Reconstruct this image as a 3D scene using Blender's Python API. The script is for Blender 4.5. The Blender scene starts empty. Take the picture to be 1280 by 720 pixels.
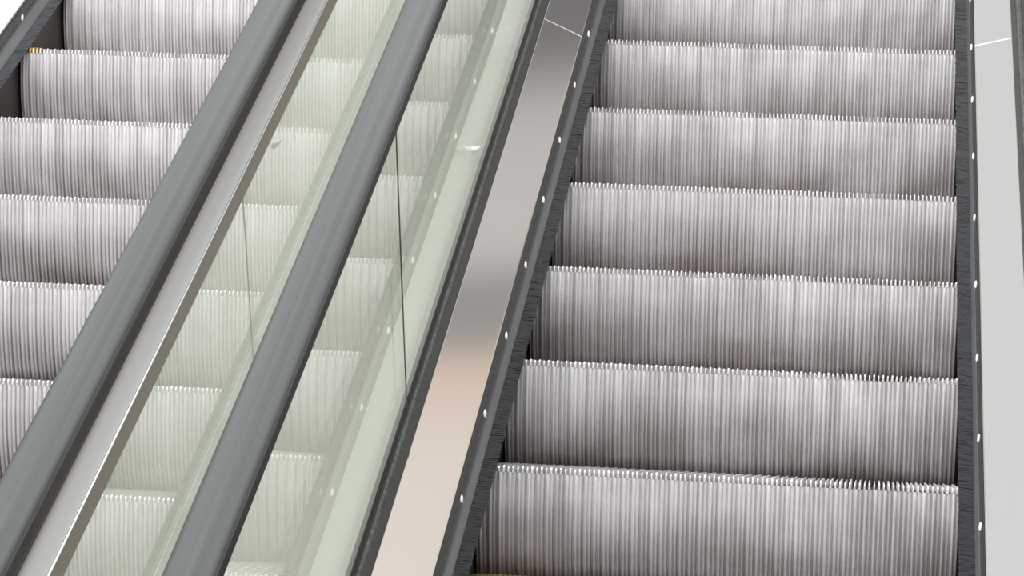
import bpy, bmesh, math, random
from mathutils import Vector, Matrix
random.seed(7)
SC = bpy.context.scene
COL = SC.collection

# ------------------------------------------------------------------ geometry constants (metres)
RISE, RUN = 0.202, 0.35           # step rise and horizontal pitch (30 degree incline)
SL = RISE / RUN
DL = -1.402489                    # centre of the left escalator (right one is centred on x = 0)
PH = -0.42417                     # phase of the left escalator's steps
Y0, Y1 = -3.3, 2.6                # extent of everything that follows the incline
HW = 0.435                        # half width of a step
GX = 0.569                        # glass plane, from the escalator's centre line

# ------------------------------------------------------------------ materials
def nt(name):
    m = bpy.data.materials.new(name); m.use_nodes = True
    n = m.node_tree; n.nodes.clear()
    out = n.nodes.new('ShaderNodeOutputMaterial')
    return m, n, out

def principled(name, col, metal=0.0, rough=0.5, noise=None, bump=None, spec=0.5, aniso=0.0):
    """noise = (scale_xyz, amount, colour2) mottling; bump = (scale_xyz, strength)"""
    m, n, out = nt(name)
    b = n.nodes.new('ShaderNodeBsdfPrincipled')
    b.inputs['Base Color'].default_value = (*col, 1)
    b.inputs['Metallic'].default_value = metal
    b.inputs['Roughness'].default_value = rough
    b.inputs['Specular IOR Level'].default_value = spec
    b.inputs['Anisotropic'].default_value = aniso
    n.links.new(b.outputs[0], out.inputs[0])
    tc = n.nodes.new('ShaderNodeTexCoord')
    if noise:
        mp = n.nodes.new('ShaderNodeMapping'); mp.inputs['Scale'].default_value = noise[0]
        n.links.new(tc.outputs['Object'], mp.inputs[0])
        t = n.nodes.new('ShaderNodeTexNoise'); t.inputs['Scale'].default_value = 1; t.inputs['Detail'].default_value = 5
        n.links.new(mp.outputs[0], t.inputs['Vector'])
        r = n.nodes.new('ShaderNodeValToRGB')
        r.color_ramp.elements[0].position = 0.5 - noise[1]; r.color_ramp.elements[1].position = 0.5 + noise[1]
        r.color_ramp.elements[0].color = (*noise[2], 1); r.color_ramp.elements[1].color = (*col, 1)
        n.links.new(t.outputs['Fac'], r.inputs[0]); n.links.new(r.outputs[0], b.inputs['Base Color'])
    if bump:
        mp = n.nodes.new('ShaderNodeMapping'); mp.inputs['Scale'].default_value = bump[0]
        n.links.new(tc.outputs['Object'], mp.inputs[0])
        t = n.nodes.new('ShaderNodeTexNoise'); t.inputs['Scale'].default_value = 1; t.inputs['Detail'].default_value = 4
        n.links.new(mp.outputs[0], t.inputs['Vector'])
        bp = n.nodes.new('ShaderNodeBump'); bp.inputs['Strength'].default_value = bump[1]; bp.inputs['Distance'].default_value = 0.002
        n.links.new(t.outputs['Fac'], bp.inputs['Height']); n.links.new(bp.outputs[0], b.inputs['Normal'])
    return m

def aluminium(name):
    """worn cast aluminium of the steps: per-rib streaks, brownish dirt low on the riser (local z)"""
    m, n, out = nt(name)
    b = n.nodes.new('ShaderNodeBsdfPrincipled')
    b.inputs['Metallic'].default_value = 0.35; b.inputs['Roughness'].default_value = 0.38
    tc = n.nodes.new('ShaderNodeTexCoord')
    oi = n.nodes.new('ShaderNodeObjectInfo')
    # streaks: world-ish coordinates shifted by a random number per step
    add = n.nodes.new('ShaderNodeVectorMath'); add.operation = 'ADD'
    n.links.new(tc.outputs['Object'], add.inputs[0])
    sc = n.nodes.new('ShaderNodeVectorMath'); sc.operation = 'SCALE'; sc.inputs[3].default_value = 1.7
    n.links.new(oi.outputs['Location'], sc.inputs[0]); n.links.new(sc.outputs[0], add.inputs[1])
    def noise(scale, detail=4):
        mp = n.nodes.new('ShaderNodeMapping'); mp.inputs['Scale'].default_value = scale
        n.links.new(add.outputs[0], mp.inputs[0])
        t = n.nodes.new('ShaderNodeTexNoise'); t.inputs['Scale'].default_value = 1; t.inputs['Detail'].default_value = detail
        n.links.new(mp.outputs[0], t.inputs['Vector']); return t.outputs['Fac']
    streak = noise((62, 2, 2.2), 2)
    blotch = noise((5, 4, 9), 5)
    r1 = n.nodes.new('ShaderNodeValToRGB')
    r1.color_ramp.elements[0].position = 0.30; r1.color_ramp.elements[0].color = (0.70, 0.685, 0.70, 1)
    r1.color_ramp.elements[1].position = 0.72; r1.color_ramp.elements[1].color = (0.93, 0.92, 0.945, 1)
    n.links.new(streak, r1.inputs[0])
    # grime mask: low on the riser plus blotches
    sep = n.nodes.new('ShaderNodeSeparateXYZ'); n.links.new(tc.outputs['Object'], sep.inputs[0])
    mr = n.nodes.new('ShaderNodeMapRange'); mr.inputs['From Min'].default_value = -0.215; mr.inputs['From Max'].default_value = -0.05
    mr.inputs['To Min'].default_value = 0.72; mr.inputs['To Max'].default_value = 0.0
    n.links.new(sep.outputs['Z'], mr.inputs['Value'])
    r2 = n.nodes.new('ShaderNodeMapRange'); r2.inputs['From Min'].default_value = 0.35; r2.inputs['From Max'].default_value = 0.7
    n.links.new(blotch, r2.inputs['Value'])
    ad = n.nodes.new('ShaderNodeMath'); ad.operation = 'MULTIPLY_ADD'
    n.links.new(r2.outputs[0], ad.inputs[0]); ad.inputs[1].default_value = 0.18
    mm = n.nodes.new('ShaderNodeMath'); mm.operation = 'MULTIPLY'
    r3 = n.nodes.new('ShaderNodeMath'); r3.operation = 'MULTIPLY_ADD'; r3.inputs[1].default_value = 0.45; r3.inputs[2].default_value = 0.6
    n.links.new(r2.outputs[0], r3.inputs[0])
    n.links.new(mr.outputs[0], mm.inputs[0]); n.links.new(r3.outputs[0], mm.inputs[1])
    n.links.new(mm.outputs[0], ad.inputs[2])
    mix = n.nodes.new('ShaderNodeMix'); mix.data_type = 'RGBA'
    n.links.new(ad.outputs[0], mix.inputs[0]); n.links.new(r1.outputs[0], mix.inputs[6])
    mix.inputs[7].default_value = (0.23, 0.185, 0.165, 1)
    n.links.new(mix.outputs[2], b.inputs['Base Color'])
    n.links.new(b.outputs[0], out.inputs[0])
    return m

def glass(name, tint):
    m, n, out = nt(name)
    tr = n.nodes.new('ShaderNodeBsdfTransparent'); tr.inputs[0].default_value = (*tint, 1)
    gl = n.nodes.new('ShaderNodeBsdfGlossy'); gl.inputs['Roughness'].default_value = 0.012
    gl.inputs['Color'].default_value = (0.93, 0.97, 0.93, 1)
    lw = n.nodes.new('ShaderNodeLayerWeight'); lw.inputs['Blend'].default_value = 0.5
    pw = n.nodes.new('ShaderNodeMath'); pw.operation = 'POWER'; pw.inputs[1].default_value = 5.4
    n.links.new(lw.outputs['Facing'], pw.inputs[0])
    ma = n.nodes.new('ShaderNodeMath'); ma.operation = 'MULTIPLY_ADD'; ma.inputs[1].default_value = 0.96; ma.inputs[2].default_value = 0.04
    n.links.new(pw.outputs[0], ma.inputs[0])
    mx = n.nodes.new('ShaderNodeMixShader')
    n.links.new(ma.outputs[0], mx.inputs[0]); n.links.new(tr.outputs[0], mx.inputs[1]); n.links.new(gl.outputs[0], mx.inputs[2])
    n.links.new(mx.outputs[0], out.inputs[0])
    return m

M = {}
M['alu'] = aluminium('worn_aluminium')
M['yellow'] = principled('yellow_demarcation', (0.50, 0.31, 0.04), 0, 0.5, ((60, 60, 60), 0.12, (0.22, 0.17, 0.11)))
M['step_side'] = principled('step_side', (0.035, 0.033, 0.032), 0.3, 0.6)
M['skirt'] = principled('skirt_metal', (0.062, 0.054, 0.049), 0.35, 0.45, ((9, 5, 5), 0.25, (0.10, 0.088, 0.08)))
M['brush'] = principled('brush_bristle', (0.050, 0.053, 0.060), 0, 0.5)
M['brush_core'] = principled('brush_core', (0.016, 0.017, 0.020), 0, 0.8)
M['brush_base'] = principled('brush_holder', (0.028, 0.030, 0.033), 0, 0.6)
M['trim'] = principled('trim_aluminium', (0.17, 0.18, 0.185), 0.55, 0.42, ((60, 4, 4), 0.3, (0.12, 0.125, 0.13)))
M['trim_dark'] = principled('trim_groove', (0.05, 0.05, 0.052), 0.4, 0.45)
M['stud'] = principled('stud_glint', (0.97, 0.97, 0.93), 0, 0.25)  # white colour stands for the highlight on each screw head
M['deck'] = principled('brushed_stainless', (0.83, 0.83, 0.82), 1.0, 0.065, ((2, 3, 3), 0.3, (0.82, 0.82, 0.81)), ((30, 8, 8), 0.01))
M['outer'] = principled('satin_cover', (0.72, 0.72, 0.66), 0.2, 0.35, ((1.5, 2, 2), 0.3, (0.69, 0.69, 0.63)))
M['rubber'] = principled('handrail_rubber', (0.100, 0.110, 0.111), 0, 0.33, ((60, 0.5, 0.5), 0.15, (0.066, 0.074, 0.075)))
M['rubber_dark'] = principled('handrail_lip', (0.020, 0.015, 0.016), 0, 0.5)
M['gasket'] = principled('black_gasket', (0.045, 0.044, 0.043), 0, 0.5)
M['sealant'] = principled('dirty_sealant', (0.13, 0.135, 0.13), 0, 0.5, ((60, 90, 90), 0.12, (0.06, 0.065, 0.06)), ((200, 80, 80), 0.8))
M['chrome'] = principled('polished_profile', (0.66, 0.685, 0.685), 1.0, 0.30)
M['profile_dark'] = principled('dark_reflection', (0.065, 0.032, 0.028), 0.0, 0.45)
M['bead'] = principled('edge_highlight', (0.95, 0.95, 0.95), 1.0, 0.3)
M['profile_face'] = principled('bronze_face', (0.30, 0.26, 0.22), 0.6, 0.4)
M['guide'] = principled('brass_guide', (0.80, 0.62, 0.36), 0.3, 0.45)
M['glassA'] = glass('balustrade_glass', (0.958, 0.970, 0.950))
M['joint'] = principled('joint_line', (0.03, 0.035, 0.03), 0, 0.4)
M['paper'] = principled('white_scrap', (0.98, 0.98, 0.97), 0, 0.4)
M['dark'] = principled('truss_dark', (0.02, 0.02, 0.02), 0, 0.8)

# ------------------------------------------------------------------ object helpers
def link(name, bm, mat, parent=None, smooth=False):
    me = bpy.data.meshes.new(name); bmesh.ops.recalc_face_normals(bm, faces=bm.faces[:])
    if smooth:
        for f in bm.faces: f.smooth = True
    bm.to_mesh(me); bm.free()
    me.materials.append(mat)
    o = bpy.data.objects.new(name, me); COL.objects.link(o)
    if parent: o.parent = parent
    return o

def empty(name, loc, label, cat, group=None):
    o = bpy.data.objects.new(name, None); COL.objects.link(o); o.location = loc
    o.empty_display_size = 0.1
    o['label'] = label; o['category'] = cat
    if group: o['group'] = group
    return o

def extrude(bm, pts, y0, y1, closed=True, ny=1, k0=0.0, k1=0.0):
    """sweep a section of (x, z) points along the incline; z is measured from the nose line"""
    rings = []
    for j in range(ny + 1):
        y = y0 + (y1 - y0) * j / ny; kk = k0 if j == 0 else k1 if j == ny else 0.0
        rings.append([bm.verts.new((x, y + kk * (z - 0.03), z + (y + kk * (z - 0.03)) * SL)) for x, z in pts])
    n = len(pts)
    for j in range(ny):
        for i in range(n if closed else n - 1):
            k = (i + 1) % n
            bm.faces.new((rings[j][i], rings[j][k], rings[j + 1][k], rings[j + 1][i]))
    if closed:
        bm.faces.new(rings[0]); bm.faces.new(rings[-1][::-1])
    return bm

def strip(name, pts, mat, parent, y0=Y0, y1=Y1, smooth=False, base=(0, 0, 0), k0=0.0, k1=0.0):
    bm = bmesh.new(); extrude(bm, pts, y0, y1, k0=k0, k1=k1)
    bmesh.ops.translate(bm, verts=bm.verts, vec=-Vector(base))
    return link(name, bm, mat, parent, smooth)

def thick(line, t):
    """turn an open polyline of (x, z) into a closed band, t thick downwards"""
    return list(line) + [(x, z - t) for x, z in reversed(line)]

# ------------------------------------------------------------------ steps
NR = 100                                            # cleats across a step
PITCH = 2 * HW / NR
R_ARC = 0.40
def riser_path(n=12):
    out = []
    for i in range(n + 1):
        z = -0.006 - (0.212) * i / n
        y = R_ARC - math.sqrt(R_ARC ** 2 - z ** 2)
        out.append((y * 1.15, z))
    return out

def quad(b, vs, mi=0):
    f = b.faces.new(vs); f.material_index = mi; return f
def step_mesh():
    """returns bmesh of tread and of riser; origin at the middle of the nose"""
    # tread: cleats 12.5 mm tall, with gaps open at the nose and at the rear comb
    bt = bmesh.new()
    base_z = -0.0125
    for i in range(NR):
        xc = -HW + (i + 0.5) * PITCH
        w = PITCH * (0.19 if i % 2 else 0.14)
        tz = 0.0 if i % 2 else -0.0015
        top = [(0.001, tz - 0.0045), (0.0035, tz - 0.001), (0.007, tz), (0.394, tz), (0.401, tz - 0.002)]
        L = [bt.verts.new((xc - w * 0.75, y, z)) for y, z in top]; Rr = [bt.verts.new((xc + w * 0.75, y, z)) for y, z in top]
        Lb = [bt.verts.new((xc - w * 1.15, y, base_z)) for y, z in top]; Rb = [bt.verts.new((xc + w * 1.15, y, base_z)) for y, z in top]
        for j in range(4):
            quad(bt, (L[j], Rr[j], Rr[j + 1], L[j + 1]))
            quad(bt, (Lb[j], L[j], L[j + 1], Lb[j + 1]))
            quad(bt, (Rr[j], Rb[j], Rb[j + 1], Rr[j + 1]))
        quad(bt, (Lb[0], Rb[0], Rr[0], L[0])); quad(bt, (Lb[4], L[4], Rr[4], Rb[4]))
    # plate under the cleats, coloured dark for the shade in the gaps
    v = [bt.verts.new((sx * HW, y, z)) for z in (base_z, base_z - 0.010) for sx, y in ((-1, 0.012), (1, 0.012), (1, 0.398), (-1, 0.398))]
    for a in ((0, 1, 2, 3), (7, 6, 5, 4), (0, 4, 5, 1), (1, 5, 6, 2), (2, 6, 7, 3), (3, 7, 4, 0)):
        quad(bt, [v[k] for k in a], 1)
    # riser: every second rib stands prouder; the curved face goes back towards the bottom
    br = bmesh.new()
    path = [(0.0008, -0.0126)] + [p for p in riser_path() if p[1] < -0.02]
    prof = []
    P2 = PITCH * 2
    for i in range(NR // 2):
        x0 = -HW + i * P2 + PITCH * 0.45
        # (fraction of the double pitch, depth)
        for fx, d in ((0.00, 0.0075), (0.05, 0.0026), (0.11, 0.0007), (0.22, 0.0), (0.33, 0.0008), (0.40, 0.0034),
                      (0.44, 0.0070), (0.50, 0.0070), (0.53, 0.0046), (0.61, 0.0034), (0.73, 0.0036), (0.80, 0.0052), (0.83, 0.0120), (0.975, 0.0120)):
            x = x0 + fx * P2
            prof.append((x, d))
    prof = [(-HW, 0.003), (-HW + PITCH * 0.3, 0.003), (-HW + PITCH * 0.33, 0.0085)] + [(x, d) for x, d in prof if x < HW - 0.0002] + [(HW, 0.006)]
    rows = []
    for j, (y, z) in enumerate(path):
        f = (0.3, 0.75, 1.0)[min(j, 2)]
        rows.append([br.verts.new((x, y + d * f, z)) for x, d in prof])
    for j in range(len(path) - 1):
        for i in range(len(prof) - 1):
            quad(br, (rows[j][i], rows[j][i + 1], rows[j + 1][i + 1], rows[j + 1][i]))
    back = [[br.verts.new((sx * HW, y + 0.022, z)) for sx in (-1, 1)] for y, z in path]
    for j in range(len(path) - 1):
        br.faces.new((back[j][0], back[j + 1][0], back[j + 1][1], back[j][1]))
        br.faces.new((rows[j][0], rows[j + 1][0], back[j + 1][0], back[j][0]))
        br.faces.new((rows[j][-1], back[j][1], back[j + 1][1], rows[j + 1][-1]))
    lip = [br.verts.new((x, y_ , path[0][1])) for x, y_ in ((-HW, 0.013), (HW, 0.013))]
    br.faces.new([lip[0], lip[1]] + rows[0][::-1])
    return bt, br

def side_plate(s):
    b = bmesh.new()
    if True:
        out = [(0.006, -0.02), (0.38, -0.02), (0.33, -0.15), (0.062, -0.212)] + [(y + 0.008, z) for y, z in reversed(riser_path()[2:-1])]
        A = [b.verts.new((s * (HW + 0.0035), y, z)) for y, z in out]; B = [b.verts.new((s * (HW + 0.0005), y, z)) for y, z in out]
        b.faces.new(A); b.faces.new(B[::-1])
        for i in range(len(out)):
            k = (i + 1) % len(out); b.faces.new((A[i], B[i], B[k], A[k]))
    return b

def yellow_strip(kind):
    b = bmesh.new()
    def box(x0, x1, y0, y1, z0, z1):
        v = [b.verts.new((x, y, z)) for z in (z0, z1) for x, y in ((x0, y0), (x1, y0), (x1, y1), (x0, y1))]
        for a in ((3, 2, 1, 0), (4, 5, 6, 7), (0, 1, 5, 4), (1, 2, 6, 5), (2, 3, 7, 6), (3, 0, 4, 7)): b.faces.new([v[k] for k in a])
    n = 6 if kind == 'corner' else 5
    for i in range(n):                              # yellow cleats at the left edge of the tread
        xc = -HW + (i + 0.5) * PITCH
        box(xc - PITCH * 0.36, xc + PITCH * 0.36, 0.0035, 0.401, -0.0108, 0.0009)
    if kind == 'rear':                              # worn yellow line along the back of the tread
        for i in range(n, 16):
            xc = -HW + (i + 0.5) * PITCH
            box(xc - PITCH * 0.28, xc + PITCH * 0.28, 0.37, 0.4025, -0.0108, 0.0009)
    return b

ORD = ['lowest', 'second', 'third', 'fourth', 'fifth', 'sixth', 'seventh', 'eighth']
def step_label(i, side, extra=''):
    o = 'lowest in view' if i == 0 else ('topmost in view' if i == 7 else ORD[i] + ' from the bottom')
    return 'ribbed grey aluminium step of the %s escalator, %s%s' % (side, o, extra)

bt, br = step_mesh()
M['darkening'] = principled('tread_gap_shade', (0.05, 0.045, 0.043), 0.2, 0.6)
proto = empty('escalator_step', (0, 0, 0), '', 'escalator step')
link('tread', bt, M['alu'], proto).data.materials.append(M['darkening']); link('riser', br, M['alu'], proto)
for s_ in (-1, 1): link('side_plate', side_plate(s_), M['step_side'], proto)
def copy_tree(o, parent=None):
    c = o.copy(); COL.objects.link(c); c.parent = parent
    for ch in list(o.children): copy_tree(ch, c)
    return c
steps = []
first = True
for side, cx, ph, ks in (('right', -0.011, 0.0, range(-4, 4)), ('left', DL + 0.024, PH, range(-4, 4))):
    for i, k in enumerate(ks):
        if first: s = proto; first = False
        else: s = copy_tree(proto)
        steps.append((side, k, s))
        s.location = (cx, (k + ph) * RUN, (k + ph) * RISE)
        extra = ''
        if side == 'right' and k == -4: extra = ', with worn yellow edging'
        if side == 'left' and k == 2: extra = ', with yellow corner'
        s['label'] = step_label(i, side, extra)
        s['category'] = 'escalator step'
        s['group'] = 'steps of the %s escalator' % side
for side, k, s in steps:
    if side == 'right' and k == -4:
        o = link('demarcation_strip', yellow_strip('rear'), M['yellow'], s); o['label'] = 'worn yellow edge strip'
    if side == 'left' and k == 2:
        o = link('demarcation_strip', yellow_strip('corner'), M['yellow'], s); o['label'] = 'worn yellow edge strip'

# ------------------------------------------------------------------ skirts, decks, glass
def brush_mesh(cx, s, base, tip, tz, root, rz):
    """dense row of bristles from the holder to just over the steps, s = side sign"""
    b = bmesh.new()
    y = -2.6
    bend = 0.0
    while y < 1.75:
        y += 0.0017 * random.uniform(0.5, 1.5)
        bend = bend * 0.93 + random.uniform(-0.0012, 0.0012)
        dy = bend + random.uniform(-0.002, 0.002); tp = tip + random.uniform(-0.0008, 0.0016)
        r = random.uniform(0.0006, 0.0012)
        z0 = rz + random.uniform(-0.0015, 0.0015); z1 = tz + random.uniform(-0.0012, 0.0018)
        p0 = Vector((cx + s * (root + 0.0005), y, z0 + y * SL)); p1 = Vector((cx + s * tp, y + dy, z1 + (y + dy) * SL))
        ring0 = []; ring1 = []
        for a in (0, 2.1, 4.2):
            o = Vector((0, math.cos(a) * r, math.sin(a) * r))
            ring0.append(b.verts.new(p0 + o)); ring1.append(b.verts.new(p1 + o * 0.7))
        for i in range(3):
            k = (i + 1) % 3; b.faces.new((ring0[i], ring0[k], ring1[k], ring1[i]))
        b.faces.new(ring1)
    bmesh.ops.translate(b, verts=b.verts, vec=-base)
    return b

def stud_mesh():
    b = bmesh.new()
    bmesh.ops.create_uvsphere(b, u_segments=12, v_segments=8, radius=1)
    bmesh.ops.scale(b, verts=b.verts, vec=(0.0030, 0.0034, 0.0100))
    return b

def skirt(cx, s, glabel, stud_ys, us=0.452, tip=0.407, tz=0.006, root=0.4375, rz=0.002, ue=0.4643, ze=0.028, zs=0.0):
    """us = skirt plane, tip/root = brush ends (distance from the escalator's centre line)"""
    base = Vector((cx + s * 0.45, -0.5, -0.5 * SL))
    t = empty('skirting', base, glabel, 'escalator skirting', 'escalator skirting')
    X = lambda u: cx + s * u
    def part(name, pts, mat, smooth=False):
        return strip(name, [(X(u), z) for u, z in pts], mat, t, base=base, smooth=smooth)
    lowz = min(tz, rz) - 0.022 + zs * 0.3
    part('skirt_panel', [(us, lowz), (us, -0.40), (us + 0.005, -0.40), (us + 0.005, lowz)], M['skirt'])
    h = (root + tip) / 2 + 0.004
    part('brush_holder', [(h, rz - 0.010 + (tz - rz) * 0.4), (h, lowz + 0.001), (us + 0.004, lowz + 0.001), (max(root, us) + 0.004, rz - 0.008), (root, rz - 0.005)], M['brush_base'])
    # dense heart of the brush, just under the loose outer bristles
    part('brush_core', [(root + 0.0005, rz - 0.0012), (tip + 0.002, tz - 0.0012), (tip + 0.002, tz - 0.004), (root + 0.0005, rz - 0.0045)], M['brush_core'])
    link('brush', brush_mesh(cx, s, base, tip, tz, root, rz), M['brush'], t)
    # facing trim: broad lighter face, fine ridge, then a darker channel up to the deck
    e0 = Vector((root, rz)); e1 = Vector((ue, ze)); d = e1 - e0; nn = Vector((-d.y, d.x)).normalized()
    P = lambda f, o: tuple(e0 + d * f + nn * o)
    foot = (0.4643, rz - 0.012)
    part('trim_profile', [(root, rz - 0.004), P(0.0, 0.0), P(0.02, 0.0012), P(0.40, 0.0016), P(0.43, 0.0022), P(0.47, 0.0022), P(0.49, 0.0), (ue, rz - 0.004)], M['trim'])
    part('trim_channel', [P(0.492, -0.0005), P(0.60, -0.0012), P(0.63, 0.0003), P(0.72, 0.0003), P(0.74, -0.0014), P(0.90, -0.0014), P(0.93, 0.0006), P(1.0, 0.0006), (ue + 0.0001, rz - 0.002)], M['trim_dark'])
    me = None
    for y in stud_ys:
        if me is None:
            o = link('stud', stud_mesh(), M['stud'], t, True); me = o.data
        else:
            o = bpy.data.objects.new('stud', me); COL.objects.link(o); o.parent = t
        p = P(0.60, 0.001)
        o.location = Vector((X(p[0]), y, y * SL + p[1])) - base
        o['label'] = 'small bright stud'
    return t

def deck(cx, s, label, joint_y, drop=0.0, jk=-0.9, ue=0.4646, ze=0.029):
    base = Vector((cx + s * 0.5, -0.5, -0.5 * SL))
    t = empty('inner_deck', base, label, 'deck', 'inner decks')
    X = lambda u: cx + s * u
    line = [(ue, ze - 0.007), (ue, ze), (ue + 0.002, ze + 0.0018), (0.5500, 0.0965 - drop), (0.5515, 0.0965 - drop)]
    pts = [(X(u), z) for u, z in thick(line, 0.006)]
    g = 0.0014
    # the joint is square to the incline's run: two panels with a hairline gap, bright edge in it
    strip('deck_panel', pts, M['deck'], t, Y0, joint_y - g, base=base, k1=jk)
    strip('deck_panel', pts, M['deck'], t, joint_y + g, Y1, base=base, k0=jk)
    lip = [(ue + 0.0004, ze + 0.001), (ue + 0.002, ze + 0.0024), (0.5500, 0.0971 - drop)]
    o = strip('deck_joint', [(X(u), z) for u, z in thick(lip, 0.004)], M['joint_metal'], t, joint_y - g, joint_y + g, base=base, k0=jk, k1=jk)
    o['label'] = 'bright seam across the deck'
    return t

def balustrade(cx, s, label, glab, joints, profile=False, drop=0.0):
    base = Vector((cx + s * GX, -0.5, -0.5 * SL))
    t = empty('balustrade', base, label, 'balustrade', 'glass balustrades')
    X = lambda u: cx + s * u
    def part(name, pts, mat, smooth=False, y0=Y0, y1=Y1):
        return strip(name, [(X(u), z) for u, z in pts], mat, t, y0, y1, smooth, base)
    # glass panes, separated by joints square to the incline
    js = [Y0] + joints + [Y1]
    lo, hi = 0.06 - drop, 0.875
    n = Vector((0, -RISE, RUN)).normalized()          # square to the incline
    def at(yb, z):                                    # point on the joint line through (yb) at the base, height z
        # joint leans back: y shifts by -k*(z-lo)
        k = SL / (1 + SL * SL)
        return yb - (z - lo) * k
    for a, b_ in zip(js[:-1], js[1:]):
        bm = bmesh.new(); g = 0.0004
        va = []
        for u in (GX, GX + 0.010):
            for (yb, z, sg) in ((a, lo, g), (b_, lo, -g), (b_, hi, -g), (a, hi, g)):
                y = (at(yb, z) if 0 < js.index(yb) < len(js) - 1 else yb) + sg
                va.append(bm.verts.new((X(u), y, z + y * SL)))
        for q in ((0, 1, 2, 3), (7, 6, 5, 4), (0, 4, 5, 1), (1, 5, 6, 2), (2, 6, 7, 3), (3, 7, 4, 0)):
            bm.faces.new([va[k] for k in q])
        bmesh.ops.translate(bm, verts=bm.verts, vec=-base)
        link('glass_pane', bm, M['glassA'], t)
    for jy in joints:
        bm = bmesh.new(); va = []
        for u in (GX - 0.0004, GX + 0.0009):
            for (sg, z) in ((-1, lo), (1, lo), (1, hi), (-1, hi)):
                y = at(jy, z) + sg * 0.0035 * (0.6 if profile else 1)
                va.append(bm.verts.new((X(u), y, z + y * SL)))
        for q in ((0, 1, 2, 3), (7, 6, 5, 4), (0, 4, 5, 1), (1, 5, 6, 2), (2, 6, 7, 3), (3, 7, 4, 0)):
            bm.faces.new([va[k] for k in q])
        bmesh.ops.translate(bm, verts=bm.verts, vec=-base)
        link('pane_joint', bm, M['joint'], t)
    part('gasket', [(0.5518, 0.085 - drop), (0.5518, 0.099 - drop), (0.5530, 0.103 - drop), (0.5600, 0.113 - drop), (0.5620, 0.113 - drop), (0.5620, 0.085 - drop)], M['gasket'])
    part('sealant', [(0.5622, 0.085 - drop), (0.5622, 0.112 - drop), (0.5650, 0.119 - drop), (0.5688, 0.122 - drop), (0.5688, 0.085 - drop)], M['sealant'])
    part('outer_gasket', [(GX + 0.0102, 0.085 - drop), (GX + 0.0102, 0.135 - drop), (GX + 0.016, 0.132 - drop), (GX + 0.018, 0.085 - drop)], M['gasket'])
    # handrail guide along the top edge of the glass
    part('handrail_guide', [(GX - 0.006, 0.850), (GX - 0.006, 0.882), (GX + 0.016, 0.882), (GX + 0.016, 0.850), (GX + 0.0105, 0.850), (GX + 0.0105, 0.874), (GX - 0.0005, 0.874), (GX - 0.0005, 0.850)], M['guide'])
    if profile:
        o0 = GX + 0.016
        arc = []
        for i in range(17):                            # concave cheek curving outwards from under the handrail
            f_ = i / 16
            arc.append((o0 + 0.0065 + 0.0160 * f_ + 0.0100 * f_ ** 2, 0.830 - 0.026 * f_))
        pts = [(o0, 0.830)] + arc + [(o0 + 0.0325, 0.8030), (o0 + 0.0325, 0.8012), (o0, 0.8012)]
        part('reflection_strip', [(o0, 0.880), (o0 + 0.003, 0.880), (o0 + 0.0035, 0.862), (o0 + 0.0047, 0.8615), (o0 + 0.0065, 0.8305), (o0, 0.8305)], M['profile_dark'])  # dark reflection under the handrail, painted as a strip of its own
        bead = [(o0 + 0.0343 + 0.0019 * math.cos(k * math.tau / 10), 0.8030 + 0.0019 * math.sin(k * math.tau / 10)) for k in range(10)]
        part('highlight_bead', bead, M['bead'], smooth=True)  # bead added to draw the highlight along the profile's edge
        c = part('outer_profile', pts, M['chrome'], smooth=False)
        for p in c.data.polygons: p.use_smooth = True
        try: c.data.set_sharp_from_angle(angle=math.radians(30))
        except Exception: pass
        part('profile_skirt', [(o0 + 0.0345, 0.8008), (o0 + 0.0315, 0.750), (o0 + 0.0295, 0.750), (o0 + 0.0, 0.7545), (o0 + 0.0, 0.8008)], M['profile_face'])
    return t

def handrail(cx, s, label):
    xc = cx + s * GX + s * 0.0
    base = Vector((xc, -0.5, -0.5 * SL + 0.9))
    t = empty('handrail', base, label, 'handrail', 'escalator handrails')
    w = 0.0335
    top = [(-w, 0.893), (-w + 0.001, 0.8985), (-w + 0.005, 0.9035), (-w + 0.012, 0.9065), (0, 0.9085), (w - 0.012, 0.9065), (w - 0.005, 0.9035), (w - 0.001, 0.8985), (w, 0.893)]
    pts = top + [(w, 0.889), (-w, 0.889)]
    o = strip('cover', [(xc + x, z) for x, z in pts], M['rubber'], t, smooth=True, base=base)
    try: o.data.set_sharp_from_angle(angle=math.radians(40))
    except Exception: pass
    lip = [(-w, 0.8888), (-w, 0.866), (-w + 0.004, 0.862), (-0.020, 0.862), (-0.020, 0.8835), (0.020, 0.8835), (0.020, 0.862), (w - 0.004, 0.862), (w, 0.866), (w, 0.8888)]
    o = strip('lip', [(xc + x, z) for x, z in lip], M['rubber_dark'], t, base=base)
    o['label'] = 'black underside lip'
    return t

M['joint_metal'] = principled('joint_metal', (0.95, 0.95, 0.95), 0.0, 0.35)

STUD_Y = [0.139 + 0.267 * i for i in range(-6, 5)]
skirt(0, -1, 'dark grey skirting with a black brush, left of the right escalator\'s steps', STUD_Y, tip=0.409, tz=0.004, root=0.4365, rz=0.006)
skirt(0, 1, 'dark grey skirting with a black brush, right of the right escalator\'s steps', STUD_Y, us=0.430, tip=0.4198, tz=0.004, root=0.4490)
skirt(DL, -1, 'dark grey skirting in the top left corner, left of the left escalator', [0.139 + 0.267 * 2], us=0.4185, tip=0.388, tz=0.004, root=0.4240, rz=-0.004)
skirt(DL, 1, 'skirting right of the left escalator\'s steps, seen through the glass', [], us=0.464, tip=0.433, tz=0.004, root=0.4490)
deck(0, -1, 'brushed steel deck with pinkish reflections, between glass and brush, left of the right escalator', 0.64)
deck(0, 1, 'pale grey steel deck at the right edge of the picture', 0.655, drop=0.056, jk=2.5)
deck(DL, -1, 'bright white deck corner at the top left, beyond the left escalator', 2.2)
deck(DL, 1, 'pale deck strip right of the left escalator, seen through the glass beside the middle handrail', 2.2)
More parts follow.
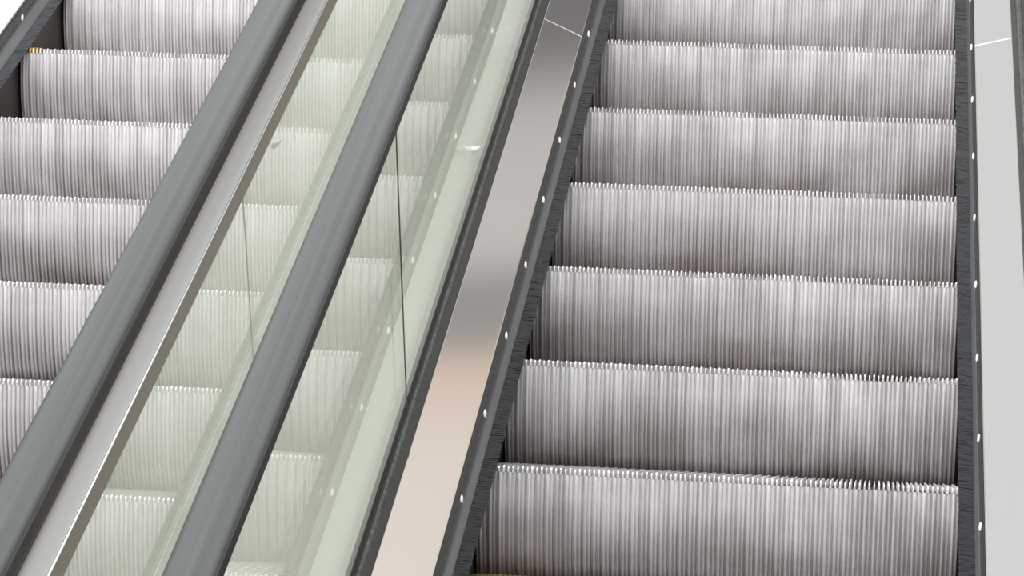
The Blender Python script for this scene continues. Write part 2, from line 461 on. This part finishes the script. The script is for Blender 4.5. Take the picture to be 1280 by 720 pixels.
balustrade(0, -1, 'greenish glass balustrade mirroring the right escalator\'s steps', '', [-1.095])
balustrade(0, 1, 'glass balustrade with black base strip at the far right edge', '', [1.9], drop=0.056)
balustrade(DL, 1, 'clear glass balustrade with a polished profile, in front of the left escalator\'s steps', '', [-1.14], profile=True)
handrail(DL, 1, 'grey rubber handrail of the left escalator, above the polished steel profile')
handrail(0, -1, 'grey rubber handrail between the two glass balustrades, right of the other handrail')

# cover panel between the two balustrades
bA, bB = DL + GX + 0.0185, -GX - 0.0185
base = Vector(((bA + bB) / 2, -0.5, -0.5 * SL))
o = strip('outer_deck', [(bA, 0.10), (bA, 0.112), (bB, 0.112), (bB, 0.10)], M['outer'], None, base=base)
o.location = base
o['label'] = 'pale cover panel in the gap between the two escalators, behind glass'; o['category'] = 'deck'

# dark truss under each row of steps
for cx in (0, DL):
    bm = bmesh.new(); extrude(bm, [(cx - 0.44, -0.42), (cx + 0.44, -0.42), (cx + 0.44, -0.44), (cx - 0.44, -0.44)], Y0, Y1)
    o = link('floor', bm, M['dark']); o['kind'] = 'structure'

# ------------------------------------------------------------------ small white scraps stuck on the glass
def scrap(loc, label, length, up):
    """curled sliver standing off the glass towards +x, tapering to its free end"""
    t = bmesh.new(); n = 12; rows = []
    for i in range(n + 1):
        f = i / n
        x = length * f; zc = -0.0015 * math.sin(math.pi * min(1, f * 1.2)) + up * f ** 2
        w = 0.0072 * (1 - f ** 1.6) + 0.0010
        rows.append([t.verts.new((x, w * 1.5 * math.cos(a) , zc + w * math.sin(a))) for a in [k * math.tau / 8 for k in range(8)]])
    for i in range(n):
        for k in range(8):
            m = (k + 1) % 8; t.faces.new((rows[i][k], rows[i][m], rows[i + 1][m], rows[i + 1][k]))
    t.faces.new(rows[0]); t.faces.new(rows[-1][::-1])
    o = link('paper_scrap', t, M['paper'], None, True); o.location = loc
    o['label'] = label; o['category'] = 'paper scrap'
scrap((-GX + 0.0002, -0.4343, 0.0222), 'small curled white scrap stuck on the glass nearer the right escalator', 0.019, 0.0080)
scrap((DL + GX + 0.0102, -1.2064, -0.0505), 'small curled white scrap on the glass over the left escalator, by the polished profile', 0.016, 0.0080)

# ------------------------------------------------------------------ world: daylit hall, brighter above, with broad reflected zones
w = bpy.data.worlds.new('hall'); SC.world = w; w.use_nodes = True
n = w.node_tree; n.nodes.clear()
out = n.nodes.new('ShaderNodeOutputWorld'); bg = n.nodes.new('ShaderNodeBackground'); n.links.new(bg.outputs[0], out.inputs[0])
tc = n.nodes.new('ShaderNodeTexCoord'); sep = n.nodes.new('ShaderNodeSeparateXYZ'); n.links.new(tc.outputs['Generated'], sep.inputs[0])
def ramp(stops, interp='EASE'):
    r = n.nodes.new('ShaderNodeValToRGB'); cr = r.color_ramp; cr.interpolation = interp
    while len(cr.elements) < len(stops): cr.elements.new(0.5)
    for e, (p, c) in zip(cr.elements, stops): e.position = p; e.color = (*c, 1)
    return r
mr = n.nodes.new('ShaderNodeMapRange'); mr.inputs['From Min'].default_value = -1; mr.inputs['From Max'].default_value = 1
n.links.new(sep.outputs['Z'], mr.inputs['Value'])
vert = ramp([(0.0, (0.16, 0.15, 0.14)), (0.42, (0.36, 0.35, 0.345)), (0.52, (0.84, 0.84, 0.85)), (0.68, (0.76, 0.76, 0.76)), (0.78, (0.70, 0.71, 0.70)), (1.0, (0.82, 0.82, 0.82))], 'LINEAR')
n.links.new(mr.outputs[0], vert.inputs[0])
# tone zones to the right-front (x / y), invented for the deck to reflect
dv = n.nodes.new('ShaderNodeMath'); dv.operation = 'DIVIDE'; n.links.new(sep.outputs['X'], dv.inputs[0]); n.links.new(sep.outputs['Y'], dv.inputs[1])
zone = ramp([(0.40, (0.22, 0.21, 0.21)), (0.474, (0.20, 0.19, 0.19)), (0.512, (0.58, 0.55, 0.53)), (0.590, (0.66, 0.62, 0.60)), (0.612, (0.31, 0.31, 0.31)), (0.645, (0.33, 0.325, 0.32)), (0.663, (0.82, 0.63, 0.52)), (0.72, (0.88, 0.78, 0.70)), (0.85, (0.90, 0.82, 0.77))], 'LINEAR')
n.links.new(dv.outputs[0], zone.inputs[0])
def band(sock, a, b, c, d):
    m1 = n.nodes.new('ShaderNodeMapRange'); m1.interpolation_type = 'SMOOTHSTEP'; m1.inputs['From Min'].default_value = a; m1.inputs['From Max'].default_value = b
    m2 = n.nodes.new('ShaderNodeMapRange'); m2.interpolation_type = 'SMOOTHSTEP'; m2.inputs['From Min'].default_value = c; m2.inputs['From Max'].default_value = d
    m2.inputs['To Min'].default_value = 1; m2.inputs['To Max'].default_value = 0
    n.links.new(sock, m1.inputs['Value']); n.links.new(sock, m2.inputs['Value'])
    mm = n.nodes.new('ShaderNodeMath'); mm.operation = 'MULTIPLY'; n.links.new(m1.outputs[0], mm.inputs[0]); n.links.new(m2.outputs[0], mm.inputs[1]); return mm.outputs[0]
b1 = band(sep.outputs['Z'], 0.45, 0.55, 0.735, 0.77)
b2 = band(dv.outputs[0], 0.30, 0.38, 0.95, 1.2)
b3 = n.nodes.new('ShaderNodeMath'); b3.operation = 'GREATER_THAN'; b3.inputs[1].default_value = 0.05; n.links.new(sep.outputs['Y'], b3.inputs[0])
p1 = n.nodes.new('ShaderNodeMath'); p1.operation = 'MULTIPLY'; n.links.new(b1, p1.inputs[0]); n.links.new(b2, p1.inputs[1])
p2 = n.nodes.new('ShaderNodeMath'); p2.operation = 'MULTIPLY'; n.links.new(p1.outputs[0], p2.inputs[0]); n.links.new(b3.outputs[0], p2.inputs[1])
mix = n.nodes.new('ShaderNodeMix'); mix.data_type = 'RGBA'
n.links.new(p2.outputs[0], mix.inputs[0]); n.links.new(vert.outputs[0], mix.inputs[6]); n.links.new(zone.outputs[0], mix.inputs[7])
# low band behind the escalators, darkened reddish-brown for the polished profile to reflect
lowm = band(sep.outputs['Z'], -0.30, -0.15, 0.24, 0.50)
fy = n.nodes.new('ShaderNodeMapRange'); fy.interpolation_type = 'SMOOTHSTEP'; fy.inputs['From Min'].default_value = 0.15; fy.inputs['From Max'].default_value = 0.5
n.links.new(sep.outputs['Y'], fy.inputs['Value'])
lm = n.nodes.new('ShaderNodeMath'); lm.operation = 'MULTIPLY'; n.links.new(lowm, lm.inputs[0]); n.links.new(fy.outputs[0], lm.inputs[1])
mix2 = n.nodes.new('ShaderNodeMix'); mix2.data_type = 'RGBA'
n.links.new(lm.outputs[0], mix2.inputs[0]); n.links.new(mix.outputs[2], mix2.inputs[6]); mix2.inputs[7].default_value = (0.07, 0.04, 0.035, 1)
# added bright patch high to the right, so the left deck corner reflects white
sk = band(sep.outputs['Z'], 0.765, 0.785, 0.83, 0.87); sk2 = band(dv.outputs[0], 0.30, 0.36, 0.55, 0.70)
sm_ = n.nodes.new('ShaderNodeMath'); sm_.operation = 'MULTIPLY'; n.links.new(sk, sm_.inputs[0]); n.links.new(sk2, sm_.inputs[1])
sm2 = n.nodes.new('ShaderNodeMath'); sm2.operation = 'MULTIPLY'; n.links.new(sm_.outputs[0], sm2.inputs[0]); n.links.new(b3.outputs[0], sm2.inputs[1])
mix3 = n.nodes.new('ShaderNodeMix'); mix3.data_type = 'RGBA'
n.links.new(sm2.outputs[0], mix3.inputs[0]); n.links.new(mix2.outputs[2], mix3.inputs[6]); mix3.inputs[7].default_value = (1.35, 1.35, 1.3, 1)
n.links.new(mix3.outputs[2], bg.inputs['Color']); bg.inputs['Strength'].default_value = 1.0

# unseen soft area light, added high in front of the escalators
ld = bpy.data.lights.new('added_area_light', 'AREA'); ld.shape = 'RECTANGLE'; ld.size = 5; ld.size_y = 3; ld.energy = 600; ld.color = (1.0, 0.98, 0.97)
lo = bpy.data.objects.new('added_area_light', ld); COL.objects.link(lo); lo.location = (-1.8, -4.0, 4.6)
lo.rotation_euler = (Vector((-0.6, 0, 0)) - lo.location).to_track_quat('-Z', 'Y').to_euler()

# ------------------------------------------------------------------ camera
q = (0.267094, -6.523676, -0.526753, -0.044077, 0.121025, 0.047708, 3783.140968)
p, y, r = q[3:6]
f = Vector((-math.sin(y) * math.cos(p), math.cos(y) * math.cos(p), -math.sin(p)))
rt = Vector((math.cos(y), math.sin(y), 0)); up = rt.cross(f)
rt2 = math.cos(r) * rt + math.sin(r) * up; up2 = -math.sin(r) * rt + math.cos(r) * up
cd = bpy.data.cameras.new('camera'); cam = bpy.data.objects.new('camera', cd); COL.objects.link(cam)
mt = Matrix((rt2, up2, -f)).transposed().to_4x4(); mt.translation = Vector(q[:3]); cam.matrix_world = mt
cd.sensor_width = 36; cd.lens = q[6] / 1280 * 36; cd.clip_start = 0.1; cd.clip_end = 100
SC.camera = cam
vs = SC.view_settings; vs.view_transform = 'Standard'; vs.look = 'None'; vs.gamma = 1; vs.exposure = 0.0
try: vs.use_curve_mapping = False
except Exception: pass
